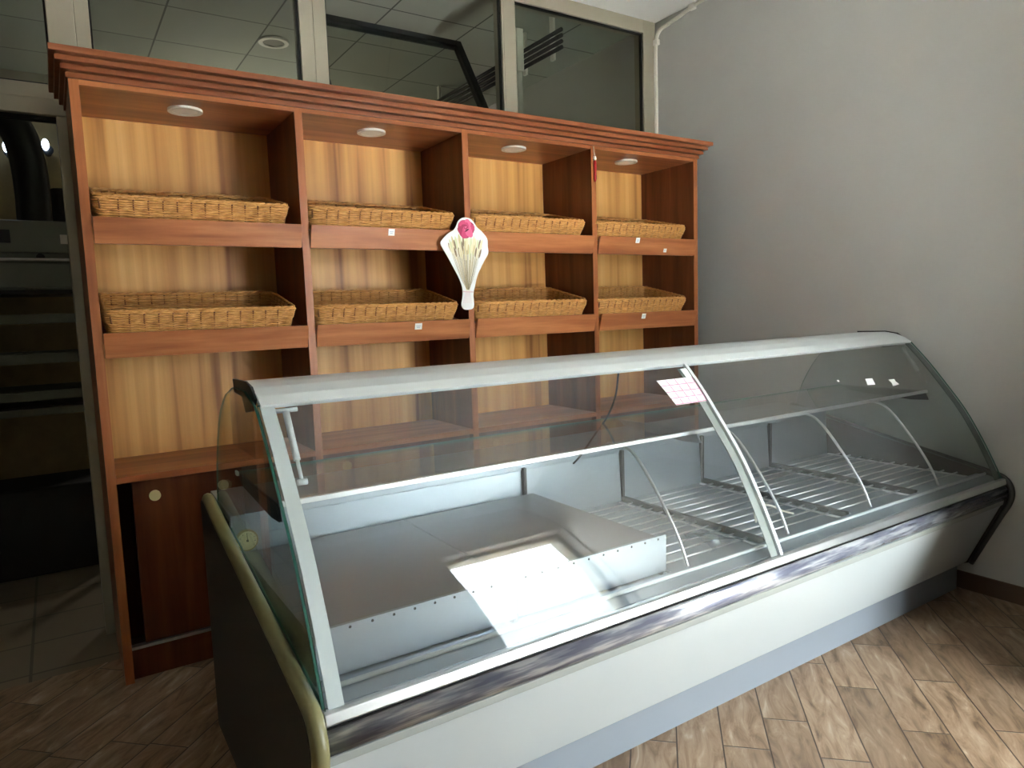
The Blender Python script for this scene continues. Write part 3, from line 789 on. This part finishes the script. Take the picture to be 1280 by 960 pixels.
for (x, z, lab) in ((-.080, 2.526, 'lit bluish wall spotlight right of the black flue pipe'), (-.280, 2.495, 'lit bluish wall spotlight left of the black flue pipe')):
    t = tag(empty('wall_spotlight', (x, 2.3, z)), lab, 'spotlight', 'wall spotlights in the back room')
    MB().cyl((x+.012, 2.36, z-.03), .03, .10, 'y', 20, r2=.022).build('housing', M['black'], t)
    MB().tube([(x+.012, 2.40, z-.03), (x+.012, 2.47, z+.03), (x+.012, 2.50, z+.05)], .008, 8).build('arm', M['black'], t)
    b = MB(); bmesh.ops.create_icosphere(b.bm, subdivisions=3, radius=.024, matrix=Matrix.Translation((x, 2.302, z)) @ Matrix.Diagonal((.8, .6, 1.5, 1)))
    b.build('bulb', em, t, 0, True)
struct(MB().box(-1.2, .6, 2.50, 2.56, 0, 2.85).build('wall_alcove', plaster('alcove_stone', srgb(170,150,108), .14, 6)))

# globe light added to brighten the back room, kept below what the transoms show
gl_ = tag(empty('fill_globe', (1.4, YB-.02, 2.2)), 'unseen white globe added to brighten the back room from its far wall', 'fill light')
MB().cyl((1.4, YB-.012, 2.2), .06, .024, 'y').build('wall_plate', M['white'], gl_)
MB().tube([(1.4,YB-.02,2.2),(1.4,YB-.12,2.2),(1.4,YB-.16,2.24)], .012, 10).build('arm', M['white'], gl_)
ge = bpy.data.materials.new('fill_glow'); ge.use_nodes = True
bsdf(ge).inputs['Emission Color'].default_value = (1,.93,.80,1); bsdf(ge).inputs['Emission Strength'].default_value = 27
b = MB(); bmesh.ops.create_uvsphere(b.bm, u_segments=24, v_segments=14, radius=.09, matrix=Matrix.Translation((1.4,YB-.17,2.33)))
b.build('globe', ge, gl_, 0, True)
# dark cabinet added as a light blocker by the right wall, this side of the counter (out of frame; it shades the counter's right end)
cf = tag(empty('shade_cabinet', (3.03, -2.33, 0)), 'unseen dark cabinet added to shade the right end of the display counter', 'light blocker')
MB().box(2.64, 3.41, -2.50, -2.16, .08, 1.22).build('body', M['black'], cf, .015)
f = MB(); f.box(2.66, 2.71, -2.16, -2.12, .12, 1.18); f.box(3.34, 3.39, -2.16, -2.12, .12, 1.18); f.box(2.71, 3.34, -2.16, -2.12, .12, .18); f.box(2.71, 3.34, -2.16, -2.12, 1.12, 1.18)
f.build('door_frame', M['dark_metal'], cf, .004)
MB().box(2.71, 3.34, -2.145, -2.135, .18, 1.12).build('door_pane', M['smoke_glass'], cf)
MB().tube([(2.685,-2.12,.5),(2.685,-2.085,.5),(2.685,-2.085,.8),(2.685,-2.12,.8)], .009, 8).build('handle', M['alu'], cf)
MB().box(2.68, 3.38, -2.46, -2.18, 0, .08).build('base', M['matte_black'], cf)

# ------------------------------------------------------------------ light
wd = bpy.data.worlds.new('daylight'); S.world = wd; wd.use_nodes = True
bg_ = wd.node_tree.nodes['Background']; bg_.inputs['Color'].default_value = (.84,.93,1,1); bg_.inputs['Strength'].default_value = 14
struct(MB().box(-8, 12, YF-14, YF-.25, -.10, -.02).build('pavement', plaster('pavement_concrete', srgb(196,194,188), .08)))
struct(MB().box(-8, 12, YF-10, YF-9.5, -.02, 7.5).build('wall_street', plaster('street_render', srgb(186,187,186), .1)))
for k in range(4):
    for z in (4.0,):
        w_ = struct(empty('window_%d' % (5+k), (-2+k*2.6, YF-9.5, z)))
        f = MB(); x = -2+k*2.6; f.box(x-.6, x-.5, YF-9.52, YF-9.44, z, z+1.7); f.box(x+.5, x+.6, YF-9.52, YF-9.44, z, z+1.7); f.box(x-.5, x+.5, YF-9.52, YF-9.44, z+1.6, z+1.7); f.box(x-.7, x+.7, YF-9.52, YF-9.38, z-.06, z)
        f.build('frame', M['white'], w_); MB().box(x-.5, x+.5, YF-9.51, YF-9.48, z, z+1.6).build('pane', mat('street_window', srgb(60,66,72), .1), w_)
sl = bpy.data.lights.new('sun', 'SUN'); sl.energy = 40; sl.angle = .009; sl.color = (1,.98,.95)
so = bpy.data.objects.new('sun', sl); COL.objects.link(so); so.rotation_euler = Vector((-1,-.25,-1.3)).to_track_quat('-Z','Y').to_euler()
pl = bpy.data.lights.new('door_portal', 'AREA'); pl.shape = 'RECTANGLE'; pl.size = DX1-DX0; pl.size_y = DZ
pl.cycles.is_portal = True
po_ = bpy.data.objects.new('door_portal', pl); COL.objects.link(po_); po_.location = ((DX0+DX1)/2, YF-.24, DZ/2); po_.rotation_euler = (-PI/2, 0, PI)
S.view_settings.view_transform = 'Standard'; S.view_settings.look = 'None'; S.view_settings.gamma = 1; S.view_settings.use_curve_mapping = False
S.view_settings.exposure = 1.8
S.cycles.use_denoising = True
S.cycles.transparent_max_bounces = 40
S.cycles.max_bounces = 16; S.cycles.diffuse_bounces = 8; S.cycles.glossy_bounces = 6
S.cycles.sample_clamp_indirect = 12
